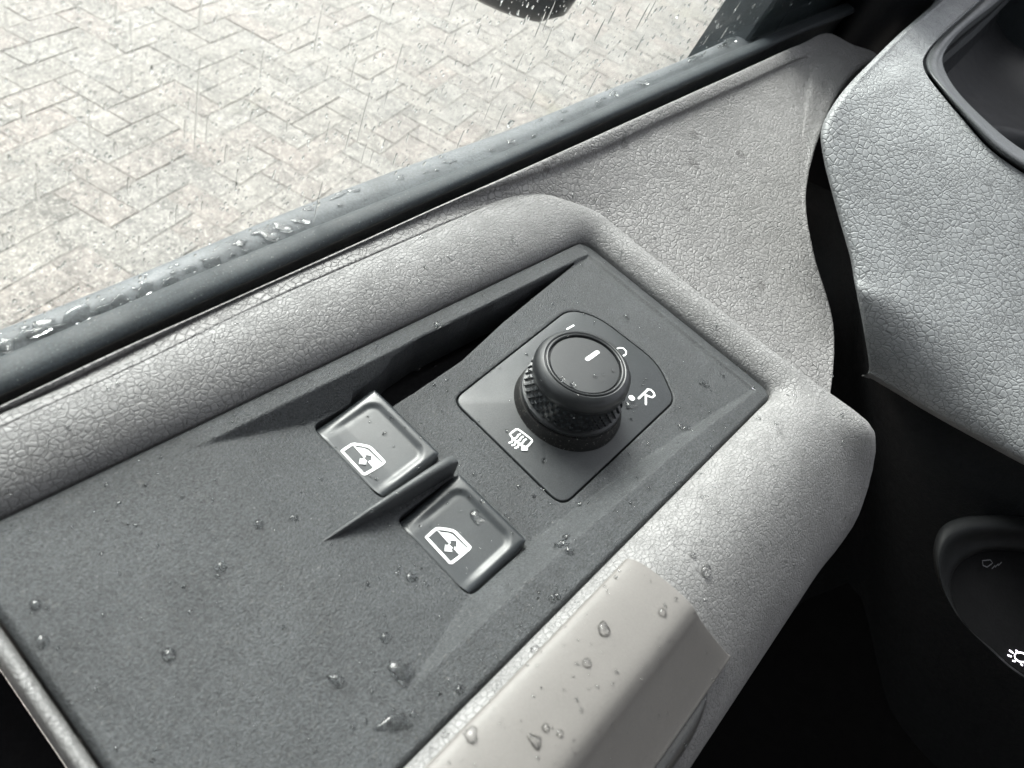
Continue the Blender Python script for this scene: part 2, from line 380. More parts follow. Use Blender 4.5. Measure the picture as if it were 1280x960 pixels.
# ---- printed markings
def ribbon(mb, P, w, zf, closed=False, lift=.02, caps=True):
    P = np.array([p[:2] for p in P], float)
    if closed: P = np.vstack([P, P[:1]])
    # densify
    D = [P[0]]
    for a, b in zip(P[:-1], P[1:]):
        n = max(1, int(np.linalg.norm(b - a) / .12)); D += [a + (b - a) * (k + 1) / n for k in range(n)]
    P = np.array(D); n = len(P); Tn = np.zeros_like(P)
    Tn[1:-1] = P[2:] - P[:-2]; Tn[0] = P[1] - P[0]; Tn[-1] = P[-1] - P[-2]
    if closed: Tn[0] = Tn[-1] = P[1] - P[-2]
    Tn /= np.linalg.norm(Tn, axis=1)[:, None] + 1e-9; Nn = np.stack([-Tn[:, 1], Tn[:, 0]], 1) * w / 2
    A, B = P + Nn, P - Nn; V = []; Fc = []
    for a, b in zip(A, B): V += [(a[0], a[1], zf(*a) + lift), (b[0], b[1], zf(*b) + lift)]
    Fc = [(2 * i + 1, 2 * i + 3, 2 * i + 2, 2 * i) for i in range(n - 1)]
    mb.add(V, Fc)
    if caps and not closed:
        for c, t in ((P[0], -Tn[0]), (P[-1], Tn[-1])):
            a0 = math.atan2(t[1], t[0]); C = [(c[0] + math.cos(a0 + a) * w / 2, c[1] + math.sin(a0 + a) * w / 2) for a in np.linspace(-math.pi / 2, math.pi / 2, 7)]
            mb.add([(x, y, zf(x, y) + lift) for x, y in C], [tuple(range(7))])
def fillp(mb, P, zf, lift=.024):
    P = [tuple(p[:2]) for p in P]; tris = tessellate_polygon([[Vector((x, y, 0)) for x, y in P]])
    V = [(x, y, zf(x, y) + lift) for x, y in P]
    area = sum(P[i][0] * P[(i + 1) % len(P)][1] - P[(i + 1) % len(P)][0] * P[i][1] for i in range(len(P)))
    mb.add(V, [t for t in tris])
def zoompts(pts, ox, oy, sc, zf): return [at_s(ox + a / sc, oy + b / sc, zf)[:2] for a, b in pts]
Zi = lambda x, y: -.72
o1 = zoompts([(195, 370), (300, 297), (385, 240), (440, 234), (570, 255), (690, 285), (740, 318), (860, 440), (985, 570), (960, 592), (790, 700), (625, 798), (590, 795), (400, 590)], 415, 535, 14.77, Zi)
A1 = zoompts([(395, 250), (470, 300), (610, 318), (690, 355), (935, 590), (800, 700), (690, 575), (705, 540), (742, 553), (748, 450), (615, 435), (640, 470), (610, 492)], 415, 535, 14.77, Zi)
B1 = zoompts([(535, 498), (560, 515), (605, 498), (665, 558), (635, 590), (660, 618), (512, 605)], 415, 535, 14.77, Zi)
c_ref = np.mean(o1, 0)
d2 = at(562, 677, -.75)[:2] - at(455, 569, -.75)[:2]
for sw, zs, off in ((sw1, zs1, np.zeros(2)), (sw2, zs2, d2)):
    zz = lambda x, y, zs=zs: zs(x, y)
    mb = MB(); ribbon(mb, [p + off for p in o1], .105, zz, closed=True, lift=.03); fillp(mb, [p + off for p in A1], zz, .036); fillp(mb, [p + off for p in B1], zz, .036)
    mb.build("window_symbol", m_white, sw, smooth=False)

# ---- divider fin
rows = []
for t in np.linspace(0, 1, 16):
    x = 9.25 + t * 5.95; y = 7.78 - .36 * t; w = .06 + .15 * t; zt_ = -.22 + .42 * min(1, t * 1.1) if True else 0
    zt_ = lerp(t, [0, .3, .8, .94, 1.], [-.25, -.02, .14, .12, -.08])
    rows.append([(x, y - w, -2.), (x, y - w, zt_ - .14), (x, y - w * .75, zt_ - .04), (x, y - w * .3, zt_), (x, y + w * .3, zt_), (x, y + w * .75, zt_ - .04), (x, y + w, zt_ - .14), (x, y + w, -2.)])
R = np.array(rows); V = R.reshape(-1, 3); Fc = [f[::-1] for f in gridfaces(16, 8)]; Fc.append(tuple(15 * 8 + k for k in range(8))[::-1]); Fc.append(tuple(range(8)))
mesh("switch_divider", V, [tuple(f) for f in Fc], m_fin, door, sharp=40.)

# ---- mirror control plate
zpl = lambda x, y: float(z_floor(x))
def slab(P, top, bottom, bev, zf, name, mat, parent):
    c = P.mean(0); V = []; n = len(P)
    def inset(P, d):
        Q = []
        for i in range(n):
            t = P[(i + 1) % n] - P[i - 1]; t = t / (np.linalg.norm(t) + 1e-9); nn = np.array([-t[1], t[0]])
            if np.dot(nn, c - P[i]) < 0: nn = -nn
            Q.append(P[i] + nn * d)
        return np.array(Q)
    for d, z in ((0, bottom), (0, top - bev), (bev * .3, top - bev * .3), (bev, top)):
        for p in inset(P, d): V.append((p[0], p[1], zf(*p) + z))
    Fc = []
    for k in range(3): Fc += [(k * n + i, k * n + (i + 1) % n, (k + 1) * n + (i + 1) % n, (k + 1) * n + i) for i in range(n)]
    Fc.append(tuple(3 * n + i for i in range(n)))
    return mesh(name, V, Fc, mat, parent, sharp=60.)
pl = slab(plate[::-1] if False else plate, .0, -1.2, .05, zpl, "mirror_control_plate", m_plate, door)
mb = MB()
def sym(pts, ox, oy, sc, w, closed=False, caps=True):
    ribbon(mb, zoompts(pts, ox, oy, sc, lambda x, y: zpl(x, y) + .03), w, lambda x, y: zpl(x, y) + .005, closed, .012 + .003 * len(mb.F) / 40., caps)
sym([(240, 335), (300, 280), (390, 218), (440, 218), (600, 335), (765, 465), (772, 505), (700, 590), (630, 648), (600, 650), (500, 590), (310, 440)], 625, 525, 19.2, .085, True)
for kx, ky in ((0, 0), (70, 63), (142, 126)):
    sym([(485, 332), (440, 355), (405, 415), (345, 445), (305, 470), (285, 520), (225, 540)][::1] if False else [(485 + kx, 332 + ky), (440 + kx, 355 + ky), (405 + kx, 415 + ky), (345 + kx, 445 + ky), (305 + kx, 470 + ky), (285 + kx, 520 + ky), (225 + kx, 540 + ky)], 625, 525, 19.2, .08)
fillp(mb, zoompts([(500, 590), (600, 640), (660, 655), (652, 748), (505, 748)], 625, 525, 19.2, zpl), zpl, .05)
mb.build("heated_mirror_symbol", m_white, pl, smooth=False)
mb = MB()
sym([(802, 795), (888, 712)], 690, 390, 7.386, .1)
sym([(884, 712), (915, 716), (938, 740), (948, 768), (925, 787), (890, 775), (850, 752)], 690, 390, 7.386, .1)
sym([(868, 768), (868, 850)], 690, 390, 7.386, .1)
mb.build("letter_r_marking", m_white, pl, smooth=False)
mb = MB(); C = at_s(690 + 733 / 7.386, 390 + 797 / 7.386, zpl); fillp(mb, [(C[0] + .15 * math.cos(a), C[1] + .15 * math.sin(a)) for a in np.linspace(0, 2 * math.pi, 20)[:-1]], zpl, .035); mb.build("dot_marking", m_white, pl, smooth=False)
mb = MB(); sym([(140, 155), (200, 122)], 690, 390, 7.386, .09); mb.build("left_mirror_marking", m_white, pl, smooth=False)
mb = MB(); sym([(600, 338), (625, 328), (660, 332), (685, 360), (683, 388), (652, 408)], 690, 390, 7.386, .08); mb.build("fold_marking", m_white, pl, smooth=False)

# ---- mirror knob (lathe, standing square on the tilted plate)
tilt = math.atan2(.83, 14.9); Rk = np.array(Matrix.Rotation(-math.radians(2.2), 3, 'X') @ Matrix.Rotation(-tilt - math.radians(2.), 3, 'Y'))
KB = np.array([21.7, 6.66, 0.]); KB[2] = zpl(21.75, 6.62)
def kn(P): P = np.array(P, float); P[:, 2] *= 1.08; return P @ Rk.T + KB
def lathe(prof, n=96):
    V = []
    for r, z in prof:
        for k in range(n): a = 2 * math.pi * k / n; V.append((r * math.cos(a), r * math.sin(a), z))
    return V, gridfaces(len(prof), n, True)
def lathe_obj(name, prof, mat, parent, cap=True, n=96, sharp=40.):
    V, Fc = lathe(prof, n)
    if cap: Fc = Fc + [tuple((len(prof) - 1) * n + k for k in range(n))]
    return mesh(name, kn(V), Fc, mat, parent, sharp=sharp)
knob = lathe_obj("mirror_knob", [(2.05, .3), (2.17, .6), (2.23, .66), (2.2, .76), (2.09, .82), (2.0, 1.8), (2.01, 1.86), (2.05, 1.89), (2.08, 1.97), (2.08, 2.12), (2.05, 2.27), (1.97, 2.4), (1.86, 2.5), (1.74, 2.555), (1.7, 2.54), (1.68, 2.5), (1.655, 2.5), (1.635, 2.555), (1.6, 2.57), (1.56, 2.55), (1.545, 2.5), (1.52, 2.42), (1.4, 2.42)], m_knob, door, cap=False, n=128)
skirt = lathe_obj("knob_skirt", [(2.46, -.1), (2.46, .03), (2.42, .08), (2.36, .3), (2.26, .5), (2.0, .56)], m_skirt, knob, cap=False)
kd = lathe_obj("knob_disc", [(1.5, 2.3), (1.49, 2.47), (1.46, 2.5), (1.3, 2.505), (.6, 2.51), (.05, 2.51)], m_knob, knob)
mb = MB()
for row in range(4):
    for k in range(40):
        a = 2 * math.pi * (k + .5 * (row % 2)) / 40; z = .97 + row * .225; r = 2.09 - (z - .82) * .092 + .03
        R_ = np.array(Matrix.Rotation(a, 3, 'Z')); bx = MB(); bx.box((0, 0, 0), (.13, .2, .12)); Vb = np.array(bx.V); Vb[:, 1:] *= np.where(Vb[:, :1] > 0, .72, 1.)
        mb.add(kn((Vb + [r, 0, z]) @ R_.T), bx.F)
m_stud = plastic("glossy grip studs", (.035, .038, .041), .22, 5200., .00001, .1)
gr = mb.build("grip_studs", m_stud, knob, smooth=False)
def zdisc(x, y):
    nrm = Rk[:, 2]; c = kn([[0, 0, 2.517]])[0]; return c[2] - ((x - c[0]) * nrm[0] + (y - c[1]) * nrm[1]) / nrm[2]
mb = MB(); pp = [at_s(690 + a / 7.386, 390 + b / 7.386, zdisc)[:2] for a, b in ((325, 437), (418, 372))]; ribbon(mb, pp, .19, zdisc, lift=.012); mb.build("pointer_mark", m_white, kd, smooth=False)

# ---- armrest pad: a ring of sections round the panel
def sec(base, out, prof):
    bx, by = base; ox, oy = out; return [(bx + ox * d, by + oy * d, z) for d, z in prof]
PT = [(.0, -.25), (.03, .1), (.25, .5), (.75, .95), (1.35, 1.26), (1.95, 1.38), (2.35, 1.36), (2.9, .7)]
PR = [(.0, -.4), (.03, -.05), (.25, .3), (.6, .62), (1.1, .8), (1.55, .62), (2.2, -.5), (2.6, -2.)]
rows = []
for x in (-10., -4., 1., 5., 9., 13., 17., 21., 25., 28.): rows.append(sec((x, Y_T(x)), (0, 1.), [(d * float(lerp(x, [5., 28.], [1., 1.4])), z) for d, z in PT]))
def mixp(a, b, t): return [(p[0] * (1 - t) + q[0] * t, p[1] * (1 - t) + q[1] * t) for p, q in zip(a, b)]
PTw = [(d * 1.3, z) for d, z in PT]
rows.append(sec((30.1, 13.38), (.08, 1.), mixp(PTw, PR, .1)))
rows.append(sec((30.85, 13.2), (.42, .92), mixp(PT, PR, .35)))
rows.append(sec((31.22, 12.8), (.86, .6), mixp(PT, PR, .7)))
rows.append(sec((31.36, 12.2), (1., .2), mixp(PT, PR, .95)))
for y in (10.5, 8.5, 6., 4., 2.6): rows.append(sec((31.36, y), (1., 0.), PR))
PB = [(.0, -.4), (-.03, -.02), (-.3, .28), (-1.1, .62), (-2.3, .55), (-3.6, -.15), (-6.2, -2.9), (-7.3, -5.2), (-7.2, -14.)]
PR2 = PR[:6] + [(1.95, .1), (2.3, -.7), (2.6, -3.)]
rows = [r[:6] + [tuple((np.array(r[5]) + np.array(r[6])) / 2)] + r[6:] for r in rows]
rows.append([(31.36, 1.6, -.4), (31.39, 1.6, -.05), (31.6, 1.3, .3), (32., .9, .62), (32.5, .2, .8), (32.9, -.5, .7), (33.2, -1.2, .3), (33.6, -1.9, -.7), (33.9, -2.3, -3.)])
rows.append([(31.28, .95, -.4), (31.31, .9, -.05), (31.45, .5, .3), (31.75, -.2, .62), (32.4, -1.7, .78), (32.9, -3.5, .7), (33.2, -4.15, .3), (33.4, -4.8, -1.2), (33.8, -5.3, -8.)])
rows.append([(30.9, .66, -.4), (30.9, .6, -.05), (30.95, .25, .3), (31., -.5, .62), (31.1, -1.7, .62), (31.3, -3.0, .1), (31.8, -5.0, -1.6), (32.4, -6.4, -3.5), (32.4, -7., -14.)])
for x in (29., 26., 23., 20., 17.5, 15., 11., 7., 3.5): rows.append([(x, Y_B(x) + d, z) for d, z in PB])
rows.append([(1.7, Y_B(1.7) + d, z) for d, z in PB]); 
V, Fc = loft(rows, 6, 5)
pad = mesh("armrest_pad", V, [f[::-1] for f in Fc], m_pad, door, sharp=None)
# narrow strip of pad along the rear end of the panel
rows = [[(1.12, y, -.5), (1.04, y, -.25), (.94, y, -.12), (.8, y, -.14), (.72, y, -.3), (.7, y, -4.)] for y in (.3, 3, 6, 9, 12, 14.2)]
V, Fc = loft(rows, 4, 4); mesh("rear_edge_strip", V, Fc, m_pad, door, sharp=None)
mb = MB(); mb.box((-4.3, 4., -9.), (10.2, 20., 1.)); mb.build("door_pocket", m_black, door, smooth=False)

# ---- door card between armrest and window
LIPX = [-300, -150, 0, 150, 277, 400, 592, 640, 860, 1030, 1050, 1075, 1100]
LIPY = [650, 580, 508, 437, 380, 325, 238, 218, 119, 43, 44, 62, 82]
def zL(x): return 1.5 + 3.5 * np.clip((x - 480) / 550., 0, 1.1) ** 1.35
def lipy(x): return float(np.interp(x, LIPX, LIPY))
cr = [(-300, 668, 1.4), (-150, 603, 1.4), (0, 533, 1.4), (160, 460, 1.4), (320, 382, 1.39), (500, 303, 1.34), (620, 256, 1.22), (690, 250, 1.), (745, 272, .4), (800, 315, -.1), (900, 398, -.9), (980, 462, -1.4), (1030, 500, -1.8)]
lx = [-300, -150, 0, 150, 277, 440, 560, 630, 720, 820, 920, 1000, 1036]
q1, q2, q3 = at(1030, 498, -1.8), at(1036, 62, 4.75), at(800, 316, -.1); qn = np.cross(q2 - q1, q3 - q1)
def onplane(px_, py_, dz=0.):
    d = RW @ np.array([px_ - CX, py_ - CY, F]); t = np.dot(qn, q1 - EYE) / np.dot(qn, d); return EYE + d * t + [0, 0, dz]
rows = []
for (cx_, cy_, cz_), l in zip(cr, lx):
    a = np.array([cx_, cy_, cz_]); b = np.array([l, lipy(l), zL(l)]); gap = max(b[0] * 0 + abs(a[1] - b[1]), 1.)
    dlip = np.array([5., 13., 0]) * min(1, gap / 60.) + np.array([0, 0, -.32 * min(1, gap / 60.)])
    nb = b + dlip; nb2 = b + dlip * 1.35 + np.array([0, 0, -.12])
    a3, n3 = at(*a), at(*nb2); r = [at(*(a + [1, 5, -.2]))] + [a3 * (1 - t) + n3 * t for t in (0, .25, .5, .75)] + [at(*nb2), at(*nb), at(*(b + [0, 1.5, 0])), at(*(b + [0, 0, -.15]))]
    e = at(*(b + [0, 0, -.15])); r.append(e + [0, .05, -2.])
    wp = {920: .5, 1000: 1., 1036: 1.}.get(l, 0.)
    if wp:
        for k_ in (2, 3, 4):
            t = (k_ - 1) * .25; p_ = a * (1 - t) + nb2 * t; r[k_] = r[k_] * (1 - wp) + onplane(p_[0], p_[1]) * wp
    rows.append(r)
def endrow(L, drop=0.):
    r = [onplane(*L[0], -.2)] + [onplane(*p, -drop) for p in L[1:6]] + [at(*p) for p in L[6:]]; r.append(np.array(r[-1]) + [0, .05, -2.]); return r
rows[-1] = endrow([(1026, 515), (1025, 492), (1022, 400), (1000, 320), (995, 230), (1024, 84), (1031, 62, 4.75), (1039, 44, 5.), (1038, 43, 4.85)])
rows.append(endrow([(1030, 515), (1032, 494), (1034, 402), (1010, 318), (1001, 235), (1036, 100), (1050, 76, 4.6), (1064, 57, 4.9), (1062, 55, 4.8)], .0))
er = endrow([(1034, 515), (1038, 494), (1042, 404), (1017, 314), (1008, 238), (1046, 118), (1075, 84, 4.4), (1096, 70, 4.7), (1093, 67, 4.6)], .05)
rows.append(er); rows.append([np.array(p) + [.15, 0, -.5] for p in er]); rows.append([np.array(p) + [.15, .1, -6.] for p in er])
V, Fc = loft(rows, 5, 6)
card = mesh("door_card", V, Fc, m_card, door, sharp=None)

# ---- window seals
SX = [-300, -150, 0, 187, 352, 500, 640, 760, 860, 940, 1000, 1060, 1100]
def gl_(xs, ys): return lambda x: float(np.interp(x, xs, ys))
Ol = gl_([-300, 0, 187, 352, 640, 860, 1000, 1100], [573, 446, 367, 300, 185, 88, 28, -14])
Gl = gl_([-300, 0, 105, 187, 285, 400, 640, 860, 940, 1100], [533, 413, 372, 338, 298, 247, 161, 72, 36, -32])
def Bl(x): return lipy(min(x, 1035)) - 14 - max(0, x - 1035) * .42
rows = []
for x in SX:
    z = zL(x); o_, b_2 = Ol(x), Bl(x); w = b_2 - o_
    rows.append([at(x, o_, z) + [0, 0, -2.], at(x, o_, z), at(x, o_ + .1 * w, z + .1), at(x, o_ + .45 * w, z + .12), at(x, o_ + .75 * w, z + .03), at(x, b_2, z - .16), at(x, b_2 + 3, z - 1.1), at(x, b_2 + 3, z - 1.1) + [0, 0, -3.]])
V, Fc = loft(rows, 4, 4); mesh("inner_window_seal", V, Fc, m_seal, door, sharp=None)
rows = []
for x in SX:
    z = zL(x) - .55; o_, g_ = Ol(x), Gl(x)
    e = at(x, g_, z)
    rows.append([at(x, o_ + 12, z - .2), at(x, o_ - 2, z), at(x, (o_ + g_) / 2, z + .12), e, e + [0, .3, -.5], e + [0, .5, -12.]])
V, Fc = loft(rows, 3, 4); outer = mesh("outer_window_seal", V, Fc, m_outer, door, sharp=None)
rows = [[at(x, lipy(min(x, 1035)) - 30, zL(x) - 2.6), at(x, lipy(min(x, 1035)) + 6, zL(x) - 2.6)] for x in SX]; V, Fc = loft(rows, 1, 1); mesh("seal_channel", V, Fc, m_void, door)

# ---- window glass: follows the seal, leaning slightly inboard
gp = [at(x, Ol(x), zL(x)) for x in (-300, 0, 352, 640, 860, 1060, 1100)]
gb = np.polyfit([p[0] for p in gp], [p[1] for p in gp], 1)
def glass_y(x, z): return gb[0] * x + gb[1] + .12 - .1 * (z - 3.)
nG = np.array([-gb[0], 1., .1]); nG /= np.linalg.norm(nG)
X0, X1 = -60., 108.
V = []
for t in (0., .45):
    for x in (X0, X1):
        for z in (0., 75.): V.append((x, glass_y(x, z) + t, z))
mesh("window_glass", V, [(0, 1, 3, 2), (4, 6, 7, 5), (0, 4, 5, 1), (2, 3, 7, 6), (0, 2, 6, 4), (1, 5, 7, 3)], m_glass, door, smooth=False)
# front upright of the window frame, outboard of the glass
p = at(936, 42, zL(940)); xF = p[0]
rows = [[(xF + .12 * (z - 4), glass_y(xF, z) + .8, z), (xF + .3 + .12 * (z - 4), glass_y(xF, z) + .6, z), (xF + 10 + .12 * (z - 4), glass_y(xF + 8, z) + .65, z), (xF + 45 + .12 * (z - 4), glass_y(xF + 30, z) + .7, z), (xF + 46 + .12 * (z - 4), glass_y(xF + 30, z) + 4., z), (xF + .12 * (z - 4), glass_y(xF, z) + 4., z), (xF + .12 * (z - 4), glass_y(xF, z) + .8, z)] for z in (-2., 20., 45., 75.)]
V, Fc = loft(rows, 1, 1); mesh("window_frame", V, Fc, m_frame, door, sharp=30.)
# exterior mirror housing, its underside just in view
rm = []
c0 = at(636, -79, 0); dirm = (at(636, -79, 0) - EYE); dirm /= np.linalg.norm(dirm); cm = EYE + dirm * 95.
s_m = 95. / F
ex = np.array([AX[0], AY[0], AZ[0]]) ; rightv = RW @ np.array([1., 0, 0]); upv = RW @ np.array([0, -1., 0]); fwd = RW @ np.array([0, 0, 1.])
wh = np.array([0, 0, 1.]); ln = np.cross(wh, fwd); ln /= np.linalg.norm(ln); dp = np.cross(ln, wh)
mb_v = []; nn = 48
prof = [(.0, -12.), (.35, -11.6), (.7, -10.2), (.93, -7.5), (1., -4.), (1., 4.), (.97, 9.), (.85, 13.), (.5, 15.), (.02, 15.3)]
V = []
for r, z in prof:
    for k in range(nn):
        a = 2 * math.pi * k / nn; ca, sa = math.cos(a), math.sin(a); e = .6
        V.append(cm + ln * (9.6 * r * math.copysign(abs(ca) ** e, ca)) + dp * (4. * r * math.copysign(abs(sa) ** e, sa)) + wh * z * .62)
mirr = mesh("exterior_mirror", V, gridfaces(len(prof), nn, True), m_mirror, door, sharp=None)
mb = MB(); pj = cm + ln * 7.; tgt = np.array([xF + 12., glass_y(xF + 12, 15) + 3., 16.])
ax_ = tgt - pj; L_ = np.linalg.norm(ax_); qv = Vector(ax_).to_track_quat('Z', 'Y').to_matrix(); mb.box((pj + tgt) / 2, (2.4, 4.5, L_), np.array(qv)); mb.build("mirror_arm", m_mirror, door)

# ---- grab handle cover
rows = []
def yt(x): return float(Y_B(x)) - .42
prof_c = [(.0, .2), (-.02, .72), (-.12, .84), (-.6, .95), (-1.8, .98), (-2.6, .9), (-2.95, .66), (-3.25, .32), (-5.0, -1.5), (-5.15, -1.66), (-5.15, -1.9), (-4.6, -2.2)]
prof_c = [(a_, b_ + (.12 if b_ > .3 else .06)) for a_, b_ in prof_c]
def cov(x, dx=0, dz=0, sq=1.): return [(x + dx * (1 - abs(k - 4) / 9.), yt(x) + y_ * sq, z_ + dz) for k, (y_, z_) in enumerate(prof_c)]
for x in (-8., -2., 3., 8., 12., 15.): rows.append(cov(x))
# curved front end as traced: bows forward in the middle
endx = [16.65, 16.68, 16.72, 16.85, 17.0, 17.05, 17.15, 17.3, 18.5, 18.65, 18.6, 18.4]
for dx, dz in ((-.12, 0.), (-.04, -.03), (0, -.12), (.0, -.8)):
    rows.append([(endx[k] + dx, yt(16.) + y_, z_ + dz) for k, (y_, z_) in enumerate(prof_c)])
V, Fc = loft(rows, 4, 4); cover = mesh("grab_handle_cover", V, Fc, m_cover, door, sharp=50.)
# recess and inner shell under the cover
rows = []
for x, k in ((-8., 1.), (4., 1.), (10., 1.), (13.5, 1.), (15.6, .95), (16.6, .6), (16.9, .2)):
    y0 = yt(x) - 5.0; rows.append([(x, y0 + .4, -1.9), (x, y0 - .35 * k, -1.7), (x, y0 - .75 * k, -2.3), (x, y0 - .8 * k, -3.6), (x, y0 - .2, -5.)])
V, Fc = loft(rows, 4, 4); mesh("grab_handle_shell", V, Fc, m_grip, door, sharp=None)

# ================================================================= dashboard
dash = root("dashboard", (60., -5., -60.), "grey leather grain dashboard end with dark storage tray and light switch, right of the door", "dashboard")
c0 = [(1210, -38, 11.4), (1170, 0, 10.), (1095, 68, 8.6), (1043, 125, 7.2), (1025, 160, 6.2), (1027, 195, 5.4), (1042, 255, 4.3), (1060, 318, 3.), (1065, 346, 2.5), (1070, 372, 1.9), (1079, 420, .2), (1084, 464, -2.)]
c1 = [(1262, -38, 11.), (1225, 0, 10.5), (1160, 63, 9.9), (1155, 86, 9.7), (1167, 106, 9.6), (1203, 149, 9.4), (1241, 190, 9.2), (1320, 246, 9.), (1420, 330, 7.), (1500, 540, 1.9), (1500, 600, 1.), (1500, 690, -.4), (1500, 772, -2.5)]
fL = at(1070, 372, 1.9); fR = at(1500, 540, 1.9)
def z_dash(x, y):
    xf = fL[0] + (fR[0] - fL[0]) * (y - fL[1]) / (fR[1] - fL[1]); a_, b_, k_ = 1.9 + .6 * (x - xf), 9.6, 3.
    hh_ = min(max(.5 + .5 * (b_ - a_) / k_, 0), 1); return b_ * (1 - hh_) + a_ * hh_ - k_ * hh_ * (1 - hh_)
def at_d(px_, py_):
    lo, hi = -6., 14.
    for _ in range(40):
        md = (lo + hi) / 2; q_ = at(px_, py_, md)
        if md - z_dash(q_[0], q_[1]) > 0: hi = md
        else: lo = md
    return at(px_, py_, md)
rows = []
for i, (a, b) in enumerate(zip(c0, c1)):
    a = np.array(a, float); b = np.array(b, float)
    if i < 9:
        A3 = at_d(*a[:2]); z3 = A3[2]; r = [at(a[0] + 24, a[1] + 8, z3 - 5.), at(a[0] + 8, a[1] + 3, z3 - 1.2), at(a[0] + 2, a[1] + .6, z3 - .3), at_d(*(a[:2] + [7, 1]))]
        for t in (.25, .5, .75): r.append(at_d(*(a[:2] * (1 - t) + b[:2] * t)))
        B3 = at_d(*b[:2]); r += [at_d(*(b[:2] - [4, 0])), B3, at_d(*(b[:2] + [2, 1])) - [0, 0, .8]]
    else:
        if i == 9: b[2] = at_d(*b[:2])[2]
        z3 = a[2]; r = [at(a[0] + 24, a[1] + 8, z3 - 5.), at(a[0] + 8, a[1] + 3, z3 - 1.2), at(a[0] + 2, a[1] + .6, z3 - .3), at(*(a + np.array([7, 0, .1])))]
        for t in (.25, .5, .75): r.append(at(*(a * (1 - t) + b * t)))
        r += [at(*(b + [-4, 0, 0])), at(*b), at(*(b + [2, 1, -.8]))]
    rows.append(r)
last = rows[-1]; rows.append([np.array(p) + [.15, 0, -.35] for p in last]); rows.append([np.array(p) + [2.5, 0, -2.] for p in last])
V, Fc = loft(rows, 5, 6); dash_o = mesh("dash_pad", V, Fc, m_dash, dash, sharp=None)
# storage tray
seam = [(1264, -38, 11.), (1228, 0, 10.5), (1163, 64, 9.9), (1159, 86, 9.7), (1170, 104, 9.6), (1205, 147, 9.4), (1243, 188, 9.2), (1292, 221, 9.), (1372, 270, 8.6)]
inn = [(1290, -38, 11.), (1250, 0, 10.5), (1183, 60, 9.9), (1177, 86, 9.7), (1194, 116, 9.6), (1232, 155, 9.4), (1270, 186, 9.2), (1310, 208, 9.), (1380, 250, 8.6)]
rows = []
for a, b in zip(seam, inn):
    a = np.array(a, float); b = np.array(b, float); a[2] = at_d(a[0], a[1])[2] - .02; b[2] = at_d(b[0], b[1])[2]
    rows.append([at(*(a + [0, 0, -.8])), at(*a), at(*(a * .8 + b * .2 + [0, 0, .16])), at(*((a + b) / 2 + [0, 0, .2])), at(*(a * .15 + b * .85 + [0, 0, .05])), at(*(b + [1, 0, -.3])), at(*b) + [.6, -.2, -3.]])
V, Fc = loft(rows, 4, 5); rim = mesh("tray_rim", V, Fc, m_rim, dash, sharp=None)
inn = [(a_, b_, at_d(a_, b_)[2]) for a_, b_, _ in inn]
rows = [[at(*b) + [.3, -.1, -.8], at(*b) + [.9, -.4, -6.], at(*b) + [8., -14., -7.], at(*b) + [20., -40., -7.]] for b in inn]
V, Fc = loft(rows, 4, 4); mesh("tray_liner", V, Fc, m_tray, dash, sharp=30.)
rows = [[at(a, b, z) + [0, 0, dz] for dz in (-1.5, 0.)] + [at(a + 6, b + 9, z), at(a + 8, b + 14, z) + [0, 0, -1.5]] for a, b, z in ((1222, 156, 4.6), (1245, 157, 4.6), (1262, 159, 4.6), (1280, 165, 4.6), (1330, 190, 4.6))]
V, Fc = loft(rows, 3, 4); mesh("tray_ledge", V, Fc, m_tray, dash, sharp=None)
# lower dash
A_ = px((940, 260, -6.), (1062, 330, -4.), (1100, 440, -3.), (1210, 520, -2.8), (1300, 590, -2.8), (1450, 700, -2.8))
B_ = px((860, 480, -14.), (1050, 420, -9.), (1110, 560, -8.), (1200, 640, -8.), (1300, 700, -8.), (1450, 800, -8.))
C_ = px((620, 860, -60.), (1040, 800, -60.), (1100, 900, -60.), (1200, 1000, -60.), (1300, 1060, -60.), (1450, 1200, -60.))
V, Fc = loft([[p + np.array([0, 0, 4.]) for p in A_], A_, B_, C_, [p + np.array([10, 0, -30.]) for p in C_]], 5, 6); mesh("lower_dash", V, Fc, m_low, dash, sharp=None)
# light switch bezel and face
oa = [(1345, 652), (1290, 650), (1240, 647), (1200, 651), (1177, 664), (1168, 690), (1172, 722), (1190, 760), (1212, 788), (1236, 812), (1262, 836), (1295, 856), (1345, 870)]
ia = [(1345, 690), (1290, 687), (1245, 685), (1220, 689), (1200, 700), (1188, 718), (1187, 742), (1197, 768), (1215, 790), (1240, 811), (1264, 833), (1295, 851), (1345, 863)]
zb = lambda p: -5.2 - (p[1] - 650) * .022
rows = []
for a, b in zip(oa, ia):
    za, zb_ = zb(a), zb(b); a = np.array(a, float); b = np.array(b, float)
    rows.append([at(*(a - [0, 3]), za - 2.), at(*a, za), at(*(a * .7 + b * .3), za + .12), at(*(a * .3 + b * .7), zb_), at(*b, zb_ - .5), at(*(b + [4, 4]), zb_ - 2.)])
V, Fc = loft(rows, 4, 5); bez = mesh("light_switch_bezel", V, Fc, m_bez, dash, sharp=None)
P = [at(*b, zb(b) - .9) for b in [(1345, 684)] + ia[1:] + [(1345, 880)]]; mesh("light_switch_face", P + [p - np.array([0, 0, 1.]) for p in P], [tuple(range(len(P)))] , m_black, bez, smooth=False)
mb = MB(); zfc = lambda x, y: 0
def zplane():
    Q = np.array([at(1190, 730, zb((0, 730)) - .9), at(1345, 700, zb((0, 700)) - .9), at(1270, 850, zb((0, 850)) - .9)]); n = np.cross(Q[1] - Q[0], Q[2] - Q[0]); return lambda x, y: Q[0][2] - ((x - Q[0][0]) * n[0] + (y - Q[0][1]) * n[1]) / n[2]
zp = zplane(); up = .12
